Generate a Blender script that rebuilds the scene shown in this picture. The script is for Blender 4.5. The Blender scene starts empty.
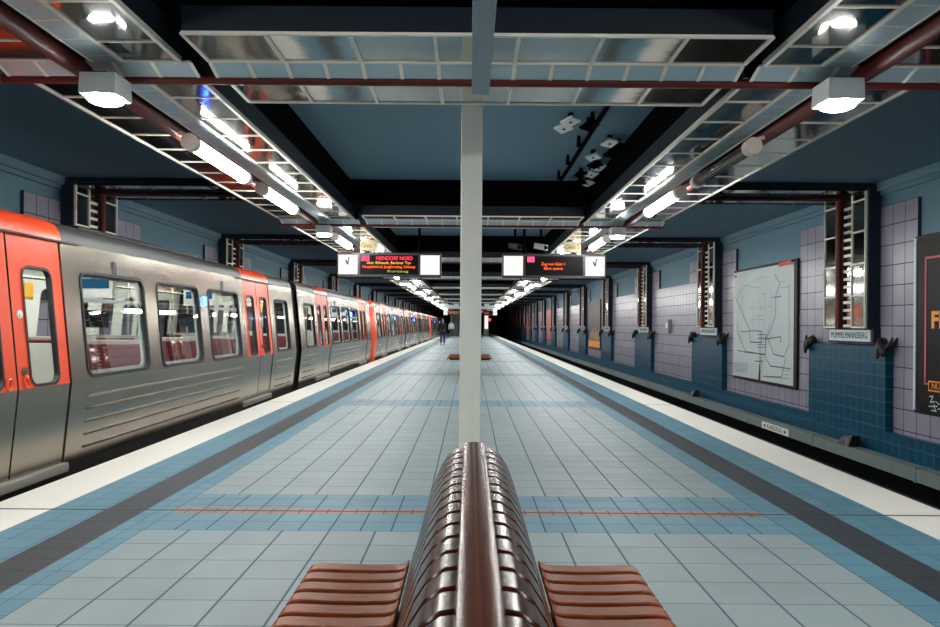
import bpy, bmesh, math, random
from mathutils import Vector, Matrix
from mathutils.geometry import tessellate_polygon
random.seed(7)
SC = bpy.context.scene
COL = SC.collection

# ------------------------------------------------------------------ camera, world, exposure
EYE = 1.336
cam_d = bpy.data.cameras.new('camera'); cam = bpy.data.objects.new('camera', cam_d); COL.objects.link(cam)
cam.location = (0, 0, EYE); cam.rotation_euler = (math.pi/2, -0.0075, 0)
cam_d.sensor_width = 36; cam_d.lens = 735/940*36; cam_d.shift_y = 11.5/940
cam_d.clip_start = 0.05; cam_d.clip_end = 400
SC.camera = cam
w = bpy.data.worlds.new('world'); SC.world = w; w.use_nodes = True
w.node_tree.nodes['Background'].inputs[0].default_value = (0.02, 0.03, 0.04, 1)
w.node_tree.nodes['Background'].inputs[1].default_value = 0.2
SC.view_settings.view_transform = 'Standard'; SC.view_settings.look = 'None'
SC.view_settings.gamma = 1; SC.view_settings.use_curve_mapping = False
SC.view_settings.exposure = 0.42
SC.cycles.use_denoising = True
SC.cycles.max_bounces = 10; SC.cycles.transparent_max_bounces = 16
SC.cycles.sample_clamp_indirect = 6
LTUBE, LLAMP = 52.0, 150.0        # radiance of the platform tubes and of the box lamps
LCAR = 16.0                       # radiance of the light strips inside the train

# ------------------------------------------------------------------ materials
def lin(c):
    f = lambda v: v/12.92 if v <= 0.04045 else ((v+0.055)/1.055)**2.4
    return tuple(f(v/255) for v in c) + (1,)
def mat(name, col, rough=0.5, metal=0.0, emit=None, estr=0, noise=0.0, nscale=6.0, spec=None, bump=0.0, stretch=None, coat=0.0):
    m = bpy.data.materials.new(name); m.use_nodes = True
    nt = m.node_tree; b = nt.nodes['Principled BSDF']
    b.inputs['Base Color'].default_value = lin(col); b.inputs['Roughness'].default_value = rough
    b.inputs['Metallic'].default_value = metal
    if spec is not None: b.inputs['Specular IOR Level'].default_value = spec
    if coat: b.inputs['Coat Weight'].default_value = coat; b.inputs['Coat Roughness'].default_value = 0.12
    if emit: b.inputs['Emission Color'].default_value = lin(emit); b.inputs['Emission Strength'].default_value = estr
    if noise or bump:
        tc = nt.nodes.new('ShaderNodeTexCoord'); mp = nt.nodes.new('ShaderNodeMapping')
        if stretch: mp.inputs['Scale'].default_value = stretch
        n = nt.nodes.new('ShaderNodeTexNoise'); n.inputs['Scale'].default_value = nscale; n.inputs['Detail'].default_value = 4
        nt.links.new(tc.outputs['Object'], mp.inputs[0]); nt.links.new(mp.outputs[0], n.inputs['Vector'])
        if noise:
            mx = nt.nodes.new('ShaderNodeMix'); mx.data_type = 'RGBA'
            l = lin(col)
            mx.inputs[6].default_value = tuple(v*(1-noise) for v in l[:3])+(1,)
            mx.inputs[7].default_value = tuple(min(1, v*(1+noise)) for v in l[:3])+(1,)
            nt.links.new(n.outputs['Fac'], mx.inputs[0]); nt.links.new(mx.outputs[2], b.inputs['Base Color'])
        if bump:
            bp = nt.nodes.new('ShaderNodeBump'); bp.inputs['Strength'].default_value = bump; bp.inputs['Distance'].default_value = 0.02
            nt.links.new(n.outputs['Fac'], bp.inputs['Height']); nt.links.new(bp.outputs[0], b.inputs['Normal'])
    return m

def tile_mat(name, col, grout, ax, pitch, off, lw, rough=0.35, noise=0.12, bump=0.3, vary=0.1, bay=None, spec=None):
    """tiles in the plane of object axes ax=(a,b), with pitch, phase and joint width per axis"""
    m = bpy.data.materials.new(name); m.use_nodes = True
    nt = m.node_tree; N = nt.nodes.new; L = nt.links.new; b = nt.nodes['Principled BSDF']
    b.inputs['Roughness'].default_value = rough
    if spec is not None: b.inputs['Specular IOR Level'].default_value = spec
    tc = N('ShaderNodeTexCoord'); sx = N('ShaderNodeSeparateXYZ'); L(tc.outputs['Object'], sx.inputs[0])
    def math_(op, a, c=None):
        n = N('ShaderNodeMath'); n.operation = op
        for i, v in enumerate((a, c)):
            if v is None: continue
            if isinstance(v, (int, float)): n.inputs[i].default_value = v
            else: L(v, n.inputs[i])
        return n.outputs[0]
    masks, cells = [], []
    for i in (0, 1):
        s = math_('SUBTRACT', sx.outputs['XYZ'.index(ax[i])], off[i])
        if bay and i == 1: s = math_('MODULO', math_('ADD', s, bay*10), bay)    # rows start afresh after each joint
        s = math_('DIVIDE', s, pitch[i])
        f = math_('FRACT', s)
        d = math_('ABSOLUTE', math_('SUBTRACT', f, 0.5))
        masks.append(math_('GREATER_THAN', d, 0.5-lw[i]/pitch[i]/2))
        cells.append(math_('FLOOR', s))
    g = math_('MAXIMUM', masks[0], masks[1])
    wn = N('ShaderNodeTexWhiteNoise'); wn.noise_dimensions = '2D'
    cv = N('ShaderNodeCombineXYZ'); L(cells[0], cv.inputs[0]); L(cells[1], cv.inputs[1]); L(cv.outputs[0], wn.inputs['Vector'])
    nz = N('ShaderNodeTexNoise'); nz.inputs['Scale'].default_value = 3.0; nz.inputs['Detail'].default_value = 5; L(tc.outputs['Object'], nz.inputs['Vector'])
    val = math_('ADD', math_('MULTIPLY', math_('SUBTRACT', wn.outputs['Value'], 0.5), vary*2), math_('MULTIPLY', math_('SUBTRACT', nz.outputs['Fac'], 0.5), noise*2))
    hs = N('ShaderNodeHueSaturation'); hs.inputs['Color'].default_value = lin(col); L(math_('ADD', val, 1.0), hs.inputs['Value'])
    mx = N('ShaderNodeMix'); mx.data_type = 'RGBA'; L(g, mx.inputs[0]); L(hs.outputs[0], mx.inputs[6]); mx.inputs[7].default_value = lin(grout)
    L(mx.outputs[2], b.inputs['Base Color'])
    L(math_('ADD', math_('MULTIPLY', g, 0.5), rough), b.inputs['Roughness'])
    if bump:
        bp = N('ShaderNodeBump'); bp.inputs['Strength'].default_value = bump; bp.inputs['Distance'].default_value = 0.004
        L(math_('SUBTRACT', 1.0, g), bp.inputs['Height']); L(bp.outputs[0], b.inputs['Normal'])
    return m

def glass_mat(name, tint=(200, 215, 220), refl=0.10):
    m = bpy.data.materials.new(name); m.use_nodes = True
    nt = m.node_tree; nt.nodes.remove(nt.nodes['Principled BSDF'])
    out = nt.nodes['Material Output']; t = nt.nodes.new('ShaderNodeBsdfTransparent'); g = nt.nodes.new('ShaderNodeBsdfGlossy')
    t.inputs[0].default_value = lin(tint); g.inputs['Roughness'].default_value = 0.02
    lw = nt.nodes.new('ShaderNodeLayerWeight'); lw.inputs[0].default_value = 0.25
    mm = nt.nodes.new('ShaderNodeMath'); mm.operation = 'MULTIPLY_ADD'; mm.inputs[1].default_value = 0.3; mm.inputs[2].default_value = refl
    mx = nt.nodes.new('ShaderNodeMixShader')
    nt.links.new(lw.outputs['Fresnel'], mm.inputs[0]); nt.links.new(mm.outputs[0], mx.inputs[0])
    nt.links.new(t.outputs[0], mx.inputs[1]); nt.links.new(g.outputs[0], mx.inputs[2]); nt.links.new(mx.outputs[0], out.inputs[0])
    return m
def emis(name, col, s):
    m = bpy.data.materials.new(name); m.use_nodes = True
    nt = m.node_tree; nt.nodes.remove(nt.nodes['Principled BSDF']); e = nt.nodes.new('ShaderNodeEmission')
    e.inputs[0].default_value = lin(col); e.inputs[1].default_value = s
    nt.links.new(e.outputs[0], nt.nodes['Material Output'].inputs[0])
    return m

M = {}
M['tile_grey'] = tile_mat('tile_grey', (143, 158, 162), (84, 104, 114), 'XY', (0.3, 0.3), (0, 5.745), (0.012, 0.006), rough=0.5, noise=0.12, vary=0.05, bay=7.3, spec=0.35)
M['tile_band'] = tile_mat('tile_band', (100, 142, 160), (62, 92, 110), 'XY', (0.2, 0.215), (0.1, 4.745), (0.010, 0.006), rough=0.5, vary=0.06, bay=7.3, spec=0.35)
M['tile_blue'] = tile_mat('tile_blue', (93, 136, 154), (70, 112, 134), 'XY', (0.205, 0.2), (2.1, 5.74), (0.005, 0.006), rough=0.48, vary=0.06, spec=0.35)
M['tile_rib'] = tile_mat('tile_rib', (62, 70, 78), (26, 30, 36), 'XY', (0.018, 0.2), (0, 5.74), (0.007, 0.004), rough=0.4, vary=0.12)
M['tile_red'] = tile_mat('tile_red', (150, 104, 94), (96, 80, 80), 'XY', (0.1, 5.0), (0, 0), (0.008, 0.0), rough=0.4)
M['edge_white'] = mat('edge_white', (250, 247, 240), 0.45, noise=0.05, nscale=9)
M['joint'] = mat('joint', (48, 46, 48), 0.6)
M['concrete'] = mat('concrete', (52, 54, 56), 0.9, noise=0.2)
M['footing'] = mat('dark_footing', (16, 17, 19), 0.9, noise=0.3, spec=0.1)
M['ballast'] = mat('ballast', (22, 22, 24), 0.95, noise=0.4, nscale=30)
M['steel_rail'] = mat('steel_rail', (70, 66, 62), 0.45, 0.8)
M['lilac'] = tile_mat('lilac', (140, 138, 155), (30, 36, 54), 'YZ', (7.3/23, 0.3130), (10.68, 1.371), (0.014, 0.014), rough=0.3, vary=0.07)
M['teal'] = tile_mat('teal', (8, 62, 86), (44, 112, 136), 'YZ', (0.2, 0.2), (10.68, 1.0), (0.013, 0.013), rough=0.4, vary=0.09, spec=0.25)
M['paint'] = mat('wall_paint', (84, 122, 140), 0.6, noise=0.05)
M['ceil'] = mat('ceiling_paint', (86, 118, 136), 0.65, noise=0.05)
M['black'] = mat('black_paint', (3, 3, 4), 0.8, spec=0.02)
M['navy'] = mat('navy_metal', (26, 34, 44), 0.5, spec=0.25)
M['mirror'] = mat('polished_panel', (150, 150, 146), 0.08, 1.0, bump=0.14, nscale=1.6)
M['alu'] = mat('white_aluminium', (232, 226, 214), 0.4)
M['pipe'] = mat('oxide_red_paint', (88, 28, 22), 0.5, spec=0.3)
M['pipedark'] = mat('darker_pipe_red', (66, 26, 22), 0.5)  # darker copy of the pipe red, for the horizontal pipes of the wall frames
M['ribglass'] = mat('ribbed_trough', (172, 194, 202), 0.35, 0.4, bump=0.2, nscale=40)
M['duct'] = mat('grey_duct', (128, 148, 158), 0.5)
M['column'] = mat('column_paint', (238, 238, 228), 0.5, noise=0.06, nscale=5)
M['lampbody'] = mat('lamp_body', (222, 226, 226), 0.4)
M['tube'] = emis('tube_light', (252, 252, 246), LTUBE)
M['disc'] = emis('disc_light', (252, 253, 250), LLAMP)
M['tube_off'] = glass_mat('dark_tube', (150, 140, 135), 0.12)
M['tubecap'] = mat('tube_cap', (214, 200, 190), 0.5)
M['wood'] = mat('varnished_wood', (54, 22, 10), 0.2, noise=0.5, nscale=9, stretch=(2, 2, 12), spec=0.22)
M['woodseat'] = mat('varnished_seat_wood', (130, 60, 22), 0.4, noise=0.6, nscale=7, stretch=(2, 10, 2), spec=0.25)
M['woodrail'] = mat('varnished_rail_wood', (74, 34, 16), 0.24, noise=0.5, nscale=8, stretch=(10, 1, 10), spec=0.25)
M['iron'] = mat('dark_iron', (30, 30, 32), 0.5, 0.6)
M['steel'] = mat('brushed_steel', (150, 141, 129), 0.25, 1.0, noise=0.08, nscale=3, stretch=(1, 0.6, 14))
M['steel_roof'] = mat('roof_steel', (78, 80, 80), 0.5, 0.6, noise=0.12)
M['stepgrey'] = mat('step_metal', (150, 148, 142), 0.45, 0.3)
M['orange'] = mat('orange_paint', (234, 76, 34), 0.3, coat=0.2)
M['gasket'] = mat('rubber_gasket', (20, 22, 24), 0.5)
M['glass'] = glass_mat('train_glass', (214, 222, 224), 0.015)
M['lining'] = mat('interior_lining', (214, 216, 208), 0.5)
M['cfloor'] = mat('car_floor', (70, 72, 76), 0.6)
M['carlight'] = emis('car_light', (255, 250, 240), LCAR)
M['seat'] = mat('burgundy_fabric', (112, 24, 28), 0.8, noise=0.3, nscale=40)
M['seatshell'] = mat('seat_shell', (190, 190, 184), 0.5)
M['pole'] = mat('grab_pole', (196, 190, 170), 0.25, 0.8)
M['screen_blue'] = emis('blue_screen', (70, 140, 190), 0.5)
M['screen_grey'] = emis('pale_screen', (200, 225, 230), 0.9)
M['yellow'] = mat('yellow_sticker', (240, 180, 30), 0.5)
M['white'] = mat('white_plastic', (232, 232, 228), 0.45)
M['blueled'] = emis('blue_indicator', (40, 80, 255), 22)
M['bellows'] = mat('bellows', (10, 10, 11), 0.8)
M['signwhite'] = mat('sign_white', (196, 212, 220), 0.4)
M['ink'] = mat('sign_ink', (22, 28, 40), 0.6)
M['boardcase'] = mat('display_case', (58, 60, 62), 0.45, 0.3)
M['lightbox'] = emis('lit_panel', (255, 250, 246), 0.8)
M['ledblack'] = mat('display_glass', (12, 11, 10), 0.5, spec=0.1)
M['ledred'] = emis('led_red', (255, 60, 90), 1.6)
M['ledpink'] = emis('led_pink', (255, 90, 130), 1.0)
M['ledorange'] = emis('led_orange', (255, 96, 48), 1.6)
M['ledyellow'] = emis('led_yellow', (255, 190, 70), 1.2)
M['ledgreen'] = emis('led_green', (170, 200, 70), 0.9)
M['beige'] = mat('beige_sign', (168, 154, 122), 0.6, spec=0.2)
M['mapsheet'] = mat('map_paper', (188, 202, 204), 0.5, noise=0.06, nscale=2)
M['mapline'] = mat('map_print', (96, 106, 124), 0.6)
M['mapline2'] = mat('map_faint_print', (156, 168, 178), 0.6)
M['mapred'] = mat('map_red', (206, 74, 74), 0.6)
M['poster'] = mat('poster_black', (14, 9, 12), 0.5, noise=0.4, nscale=2, spec=0.2)
M['neon'] = mat('poster_pink', (214, 92, 112), 0.5)
M['pyellow'] = mat('poster_yellow', (240, 150, 30), 0.5)
M['pbrown'] = mat('poster_brown', (64, 52, 56), 0.5, noise=0.5, nscale=3)
M['psalmon'] = mat('poster_salmon', (190, 104, 92), 0.5, noise=0.2, nscale=2)
M['bronze'] = mat('dark_bronze', (38, 38, 38), 0.5, 0.4)
M['skin'] = mat('skin', (196, 150, 126), 0.6)
M['hair'] = mat('hair', (32, 24, 20), 0.7)
M['jacket'] = mat('black_jacket', (18, 18, 22), 0.8)
M['jeans'] = mat('dark_jeans', (34, 44, 62), 0.8)
M['shirt'] = mat('pale_shirt', (190, 192, 194), 0.8)
M['shoe'] = mat('shoe', (20, 20, 22), 0.6)
M['signalred'] = emis('signal_red', (255, 30, 40), 10)
M['grey'] = mat('grey_cladding', (140, 150, 152), 0.5)

# ------------------------------------------------------------------ mesh helpers
class MB:
    def __init__(s): s.v = []; s.f = []; s.m = []
    def face(s, pts, mi=0):
        i = len(s.v); s.v += [tuple(p) for p in pts]; s.f.append(tuple(range(i, i+len(pts)))); s.m.append(mi)
    def box(s, x0, x1, y0, y1, z0, z1, mi=0, mtx=None):
        if x0 > x1: x0, x1 = x1, x0
        if y0 > y1: y0, y1 = y1, y0
        i = len(s.v)
        P = [Vector((x, y, z)) for z in (z0, z1) for y in (y0, y1) for x in (x0, x1)]
        if mtx: P = [mtx @ p for p in P]
        s.v += [tuple(p) for p in P]
        for q in ((0, 2, 3, 1), (4, 5, 7, 6), (0, 1, 5, 4), (2, 6, 7, 3), (0, 4, 6, 2), (1, 3, 7, 5)):
            s.f.append(tuple(i+k for k in q)); s.m.append(mi)
        return s
    def cyl(s, a, b, r, n=12, mi=0, r2=None, cap=True):
        a = Vector(a); b = Vector(b); d = (b-a).normalized()
        u = d.orthogonal().normalized(); t = d.cross(u); i = len(s.v); r2 = r if r2 is None else r2
        for c, rr in ((a, r), (b, r2)):
            for k in range(n):
                an = 2*math.pi*k/n; s.v.append(tuple(c+u*math.cos(an)*rr+t*math.sin(an)*rr))
        for k in range(n):
            k2 = (k+1) % n; s.f.append((i+k, i+k2, i+n+k2, i+n+k)); s.m.append(mi)
        if cap:
            s.f.append(tuple(i+k for k in reversed(range(n)))); s.m.append(mi)
            s.f.append(tuple(i+n+k for k in range(n))); s.m.append(mi)
        return s
    def strip(s, la, lb, mi=0, closed=False):
        n = len(la); i = len(s.v); s.v += [tuple(p) for p in la]+[tuple(p) for p in lb]
        for k in range(n if closed else n-1):
            k2 = (k+1) % n; s.f.append((i+k, i+k2, i+n+k2, i+n+k)); s.m.append(mi)
    def loft(s, rings, mi=0, closed=True, cap=False):
        for a, b in zip(rings, rings[1:]): s.strip(a, b, mi, closed)
        if cap: s.face(list(reversed(rings[0])), mi); s.face(rings[-1], mi)
    def tess(s, loops, fn, mi=0):
        """polygon with holes given in 2-D loops, mapped to 3-D by fn"""
        tr = tessellate_polygon([[Vector((p[0], p[1], 0)) for p in l] for l in loops])
        flat = [p for l in loops for p in l]; i = len(s.v); s.v += [tuple(fn(*p)) for p in flat]
        for t in tr: s.f.append(tuple(i+k for k in t)); s.m.append(mi)
    def build(s, name, mats, parent=None, smooth=None, bevel=0.0, loc=None, weld=False):
        me = bpy.data.meshes.new(name); me.from_pydata(s.v, [], s.f)
        if not isinstance(mats, (list, tuple)): mats = [mats]
        for m in mats: me.materials.append(M[m] if isinstance(m, str) else m)
        me.polygons.foreach_set('material_index', s.m)
        bm = bmesh.new(); bm.from_mesh(me)
        if weld or smooth is not None: bmesh.ops.remove_doubles(bm, verts=bm.verts, dist=1e-5)
        bmesh.ops.recalc_face_normals(bm, faces=bm.faces); bm.to_mesh(me); bm.free()
        if smooth is not None:
            me.polygons.foreach_set('use_smooth', [True]*len(me.polygons)); me.set_sharp_from_angle(angle=math.radians(smooth))
        o = bpy.data.objects.new(name, me); COL.objects.link(o)
        if parent: o.parent = parent
        if loc: o.location = loc
        if bevel:
            b = o.modifiers.new('bevel', 'BEVEL'); b.width = bevel; b.segments = 2; b.limit_method = 'ANGLE'
        return o
def box(x0, x1, y0, y1, z0, z1): return MB().box(x0, x1, y0, y1, z0, z1)
def tag(o, label, cat, group=None, kind=None):
    o['label'] = label; o['category'] = cat
    if group: o['group'] = group
    if kind: o['kind'] = kind
    return o
def thing(name, label, cat, loc=(0, 0, 0), group=None, rz=0):
    o = bpy.data.objects.new(name, None); COL.objects.link(o); o.location = loc; o.rotation_euler = (0, 0, rz)
    o.empty_display_size = 0.2
    return tag(o, label, cat, group)
def struct(o, label=None):
    o['kind'] = 'structure'
    return o
def copy_tree(o, loc=None, label=None, parent=None, rz=None):
    c = o.copy(); COL.objects.link(c)
    if parent: c.parent = parent
    if loc is not None: c.location = loc
    if rz is not None: c.rotation_euler = (0, 0, rz)
    if label: c['label'] = label
    for ch in o.children: copy_tree(ch, parent=c)
    return c
ORD = ['nearest', 'second', 'third', 'fourth', 'fifth', 'sixth', 'seventh', 'eighth', 'ninth', 'tenth', 'eleventh', 'twelfth', 'thirteenth', 'fourteenth', 'fifteenth', 'sixteenth', 'seventeenth', 'eighteenth', 'nineteenth', 'twentieth', 'twenty-first', 'twenty-second', 'twenty-third', 'twenty-fourth', 'twenty-fifth', 'twenty-sixth']
def rrect(x0, x1, y0, y1, r, n=5):
    pts = []
    for cx, cy, a0 in ((x1-r, y1-r, 0), (x0+r, y1-r, 90), (x0+r, y0+r, 180), (x1-r, y0+r, 270)):
        for k in range(n+1):
            a = math.radians(a0+90*k/n); pts.append((cx+r*math.cos(a), cy+r*math.sin(a)))
    return pts
def text(name, body, size, mtx, m, parent=None, width=None, extrude=0.001, align='CENTER', bold=0.0):
    c = bpy.data.curves.new(name, 'FONT'); c.body = body; c.size = size; c.extrude = extrude; c.align_x = align; c.align_y = 'CENTER'
    c.offset = bold; c.materials.append(M[m]); c.resolution_u = 3
    o = bpy.data.objects.new(name, c); COL.objects.link(o)
    if width:
        bpy.context.view_layer.update(); d = o.dimensions.x
        if d > 0: mtx = mtx @ Matrix.Diagonal((width/d, 1, 1, 1))
    bpy.context.view_layer.update()
    me = bpy.data.meshes.new_from_object(o.evaluated_get(bpy.context.evaluated_depsgraph_get()))
    bpy.data.objects.remove(o); o = bpy.data.objects.new(name, me); COL.objects.link(o)
    o.matrix_basis = mtx
    if parent: o.parent = parent
    return o
def face_near(x, y, z):   # lettering that faces the camera end (-Y)
    return Matrix(((1, 0, 0, x), (0, 0, -1, y), (0, 1, 0, z), (0, 0, 0, 1)))
def face_plat(x, y, z):   # lettering on the right wall, facing the platform (-X)
    return Matrix(((0, 0, -1, x), (-1, 0, 0, y), (0, 1, 0, z), (0, 0, 0, 1)))

# ------------------------------------------------------------------ setting: platform, tracks, walls, ceiling
Y0, Y1 = -11.0, 128.0
P, JF = 7.3, 5.245
CEIL = 3.636
PLAT_END = 121.0
def build_floor():
    mb = MB()
    xs = [(-3.47, -2.975, 0), (-2.975, -2.59, 1), (-2.59, -2.30, 2), (-2.30, -2.1, 1), (2.1, 2.30, 1), (2.30, 2.59, 2), (2.59, 2.975, 1), (2.975, 3.465, 0)]
    def q(x0, x1, y0, y1, mi): mb.face([(x0, y0, 0), (x1, y0, 0), (x1, y1, 0), (x0, y1, 0)], mi)
    k0, k1 = -2, 15
    prev = Y0
    for k in range(k0, k1+1):
        j = JF+P*k
        for x0, x1, mi in xs:
            q(x0, x1, max(prev, Y0), j-0.014, mi); q(x0, x1, j-0.014, j+0.014, 5)
        q(-2.1, 2.1, max(prev, Y0), j-0.5, 3)
        q(-2.1, 2.1, j-0.5, j-0.07, 4); q(-2.1, 2.1, j-0.07, j-0.014, 6); q(-2.1, 2.1, j-0.014, j+0.014, 5)
        q(-2.1, 2.1, j+0.014, j+0.07, 6); q(-2.1, 2.1, j+0.07, j+0.5, 4)
        for x0, x1, mi in xs: q(x0, x1, j+0.014, j+0.5, mi)
        prev = j+0.5
    for x0, x1, mi in xs: q(x0, x1, prev, PLAT_END, mi)
    q(-2.1, 2.1, prev, PLAT_END, 3)
    o = mb.build('floor', ['edge_white', 'tile_blue', 'tile_rib', 'tile_grey', 'tile_band', 'joint', 'tile_red'])
    struct(o)
    s = box(-3.40, 3.39, Y0, PLAT_END, -1.1, -0.12).box(-3.47, 3.465, Y0, PLAT_END, -0.12, -0.003)
    struct(s.build('floor_slab', 'concrete'))
build_floor()
struct(box(-7.0, 7.0, Y0, Y1, -1.25, -1.1).build('ground', 'ballast'))
for nm, x in (('left', -5.6), ('left', -4.165), ('right', 4.1), ('right', 5.535)):
    m_ = box(x-0.07, x+0.07, Y0, Y1-0.5, -1.1, -1.085).box(x-0.012, x+0.012, Y0, Y1-0.5, -1.085, -0.98).box(x-0.036, x+0.036, Y0, Y1-0.5, -0.98, -0.94)
    o = struct(m_.build('trim_track_rail', 'steel_rail')); 

YB = 10.68                      # a tile joint on the wall: high block YB .. YB+12 tiles, pilaster centred in it
TP = P/23
def build_wall(s):              # s = +1 right wall, -1 left wall
    nm = 'right' if s > 0 else 'left'
    X = lambda v: s*v
    struct(box(X(6.37), X(6.9), Y0, Y1, -0.62, -0.255).build('wall_%s_base' % nm, 'teal'))
    struct(box(X(6.39), X(6.9), Y0, Y1, -1.1, -0.62).build('wall_%s_footing' % nm, 'footing'))
    mb = MB()
    mb.box(X(6.5), X(6.9), Y0, Y1, -0.255, 2.623)
    for k in range(-2, 17):
        y = YB+P*(k); mb.box(X(6.5), X(6.9), max(Y0, y), min(Y1, y+12*TP), 2.623, 3.249)
    struct(mb.build('wall_%s_tiling' % nm, 'lilac'))
    struct(box(X(6.55), X(6.9), Y0, Y1, 2.615, CEIL).build('wall_%s' % nm, 'paint'))
    for k in range(-2, 16):
        y = 12.54+P*k
        if y-1.3 < Y0: continue
        struct(MB().box(X(6.37), X(6.5), y-1.27, y+1.27, -0.255, 1.045).build('trim_%s_pilaster' % nm, 'teal'))
    # coving under the ceiling
    struct(MB().box(X(6.44), X(6.55), Y0, Y1, CEIL-0.13, CEIL).box(X(6.49), X(6.55), Y0, Y1, CEIL-0.2, CEIL-0.13).build('trim_%s_coving' % nm, 'ceil'))
build_wall(1); build_wall(-1)
# map fills the lower band in its bay: paint above it starts at the same height as the tiling (blue wall stands back)
struct(box(-6.9, 6.9, Y0, Y1, CEIL, CEIL+0.2).build('ceiling', 'ceil'))
struct(box(-6.9, 6.9, Y1, Y1+0.2, -1.25, CEIL).build('wall_end', 'black'))  # black end sheet: the darkness of the tunnel is put into its colour
struct(box(-6.9, 6.9, Y0-0.2, Y0, -1.25, CEIL).build('wall_back', 'black'))
# dark cable duct along the right track wall
mb = MB()
mb.box(6.07, 6.27, Y0, Y1, -0.75, -0.57).box(6.27, 6.37, Y0, Y1, -0.67, -0.61)
for y in range(-8, 127, 3): mb.box(6.06, 6.28, y-0.02, y+0.02, -0.76, -0.555)
cd = mb.build('cable_duct', mat('duct_concrete', (112, 124, 124), 0.7, noise=0.15))
tag(cd, 'long grey cable duct along the foot of the right wall above the black track', 'cable duct')

# black ceiling beams above the ladder frames
mb = MB()
for s in (-1, 1): mb.box(s*1.92, s*3.10, Y0, 86, 3.255, CEIL)
for k in range(-2, 11):
    j = 5.07+P*k; mb.box(-1.90, 1.90, j-0.70, j+0.62, 3.255, CEIL)
struct(mb.build('beam_black', 'black'))

# ------------------------------------------------------------------ mirrored ladder frames under the ceiling
ZF = 3.056                      # underside of the frames
def long_run(s):
    """one bay of the longitudinal frame, local y from 0 (at the cross pipe) to P; camera-left s=-1, right s=+1"""
    k = 1.0
    r = thing('mirrored_ceiling_run', '', 'overhead frame')
    X = lambda v: s*v*k
    ya, yb = 0.09, P-0.23
    b = box(X(1.91), X(3.16), ya, yb, ZF+0.03, ZF+0.2).build('casing', 'navy', r)
    nd = 0.5615
    ys = [ya] + [0.56+nd*i for i in range(0, 12)] + [yb]
    for nm, x0, x1 in (('inner', 1.93, 2.305), ('outer', 2.70, 3.14)):
        mb = MB()
        for y0, y1 in zip(ys, ys[1:]):
            if y1-y0 > 0.05: mb.box(X(x0), X(x1), y0+0.008, y1-0.008, ZF+0.006, ZF+0.028)
        mb.build('mirror_panel', 'mirror', r)
        mb = MB()
        mb.box(X(x0-0.018), X(x0+0.010), ya, yb, ZF-0.004, ZF+0.03).box(X(x1-0.010), X(x1+0.018), ya, yb, ZF-0.004, ZF+0.03)
        for y in ys: mb.box(X(x0), X(x1), y-0.007, y+0.007, ZF-0.002, ZF+0.008)
        mb.build('frame', 'alu', r)
    # ribbed glass trough, tilted, with its cross bars
    mb = MB(); fr = MB()
    xa, za, xb, zb = 2.335, ZF+0.002, 2.495, ZF-0.004
    mb.face([(X(xa), ya, za), (X(xb), ya, zb), (X(xb), yb, zb), (X(xa), yb, za)])
    mb.face([(X(xa), ya, za+0.01), (X(xb), ya, zb+0.01), (X(xb), yb, zb+0.01), (X(xa), yb, za+0.01)])
    mb.build('glass_trough', 'ribglass', r)
    y = ya
    while y < yb:
        fr.face([(X(xa), y, za-0.004), (X(xb), y, zb-0.004), (X(xb), y+0.014, zb-0.004), (X(xa), y+0.014, za-0.004)]); y += 0.2745
    fr.box(X(xb), X(xb+0.012), ya, yb, zb-0.006, zb+0.03)
    fr.build('trough_frame', 'alu', r)
    MB().cyl((X(2.605), 0.06, ZF-0.03), (X(2.605), P-0.10, ZF-0.03), 0.06, 12).build('pipe', 'pipe', r, smooth=40)
    return r
def cross_run():
    r = thing('mirrored_cross_frame', '', 'overhead frame')
    a, b = -1.73, 1.79
    box(a, b, -0.70, 0.65, ZF+0.014, ZF+0.17).build('casing', 'navy', r)
    xs = [a]+[-1.235+0.505*i for i in range(6)]+[b]
    for y0, y1 in ((-0.70, -0.235), (0.08, 0.65)):
        mb = MB()
        for x0, x1 in zip(xs, xs[1:]): mb.box(x0+0.01, x1-0.01, y0+0.01, y1-0.01, ZF+0.006, ZF+0.013)
        mb.build('mirror_panel', 'mirror', r)
        mb = MB()
        mb.box(a, b, y0-0.010, y0+0.014, ZF-0.004, ZF+0.014).box(a, b, y1-0.014, y1+0.010, ZF-0.004, ZF+0.014)
        for x in xs: mb.box(x-0.012, x+0.012, y0, y1, ZF-0.003, ZF+0.010)
        mb.build('frame', 'alu', r)
    for x0, x1 in ((a, b), (-3.15, -1.86), (1.9, 3.2)):
        mb = MB()
        mb.face([(x0, -0.215, ZF+0.004), (x1, -0.215, ZF+0.004), (x1, -0.06, ZF-0.045), (x0, -0.06, ZF-0.045)])
        mb.face([(x0, -0.215, ZF+0.016), (x1, -0.215, ZF+0.016), (x1, -0.06, ZF-0.033), (x0, -0.06, ZF-0.033)])
        mb.build('glass_trough', 'ribglass', r)
        fr = MB(); n = int(round((x1-x0)/0.2515))
        for i in range(n+1):
            x = x0+(x1-x0)*i/n; fr.face([(x-0.013, -0.215, ZF), (x+0.013, -0.215, ZF), (x+0.013, -0.06, ZF-0.049), (x-0.013, -0.06, ZF-0.049)])
        fr.build('trough_frame', 'alu', r)
    MB().cyl((-3.22, -0.02, ZF-0.05), (3.24, -0.02, ZF-0.05), 0.033, 10).build('pipe', 'pipe', r, smooth=40)
    return r
JL = 5.07
protoL, protoR, protoX = long_run(-1), long_run(1), cross_run()
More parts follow.
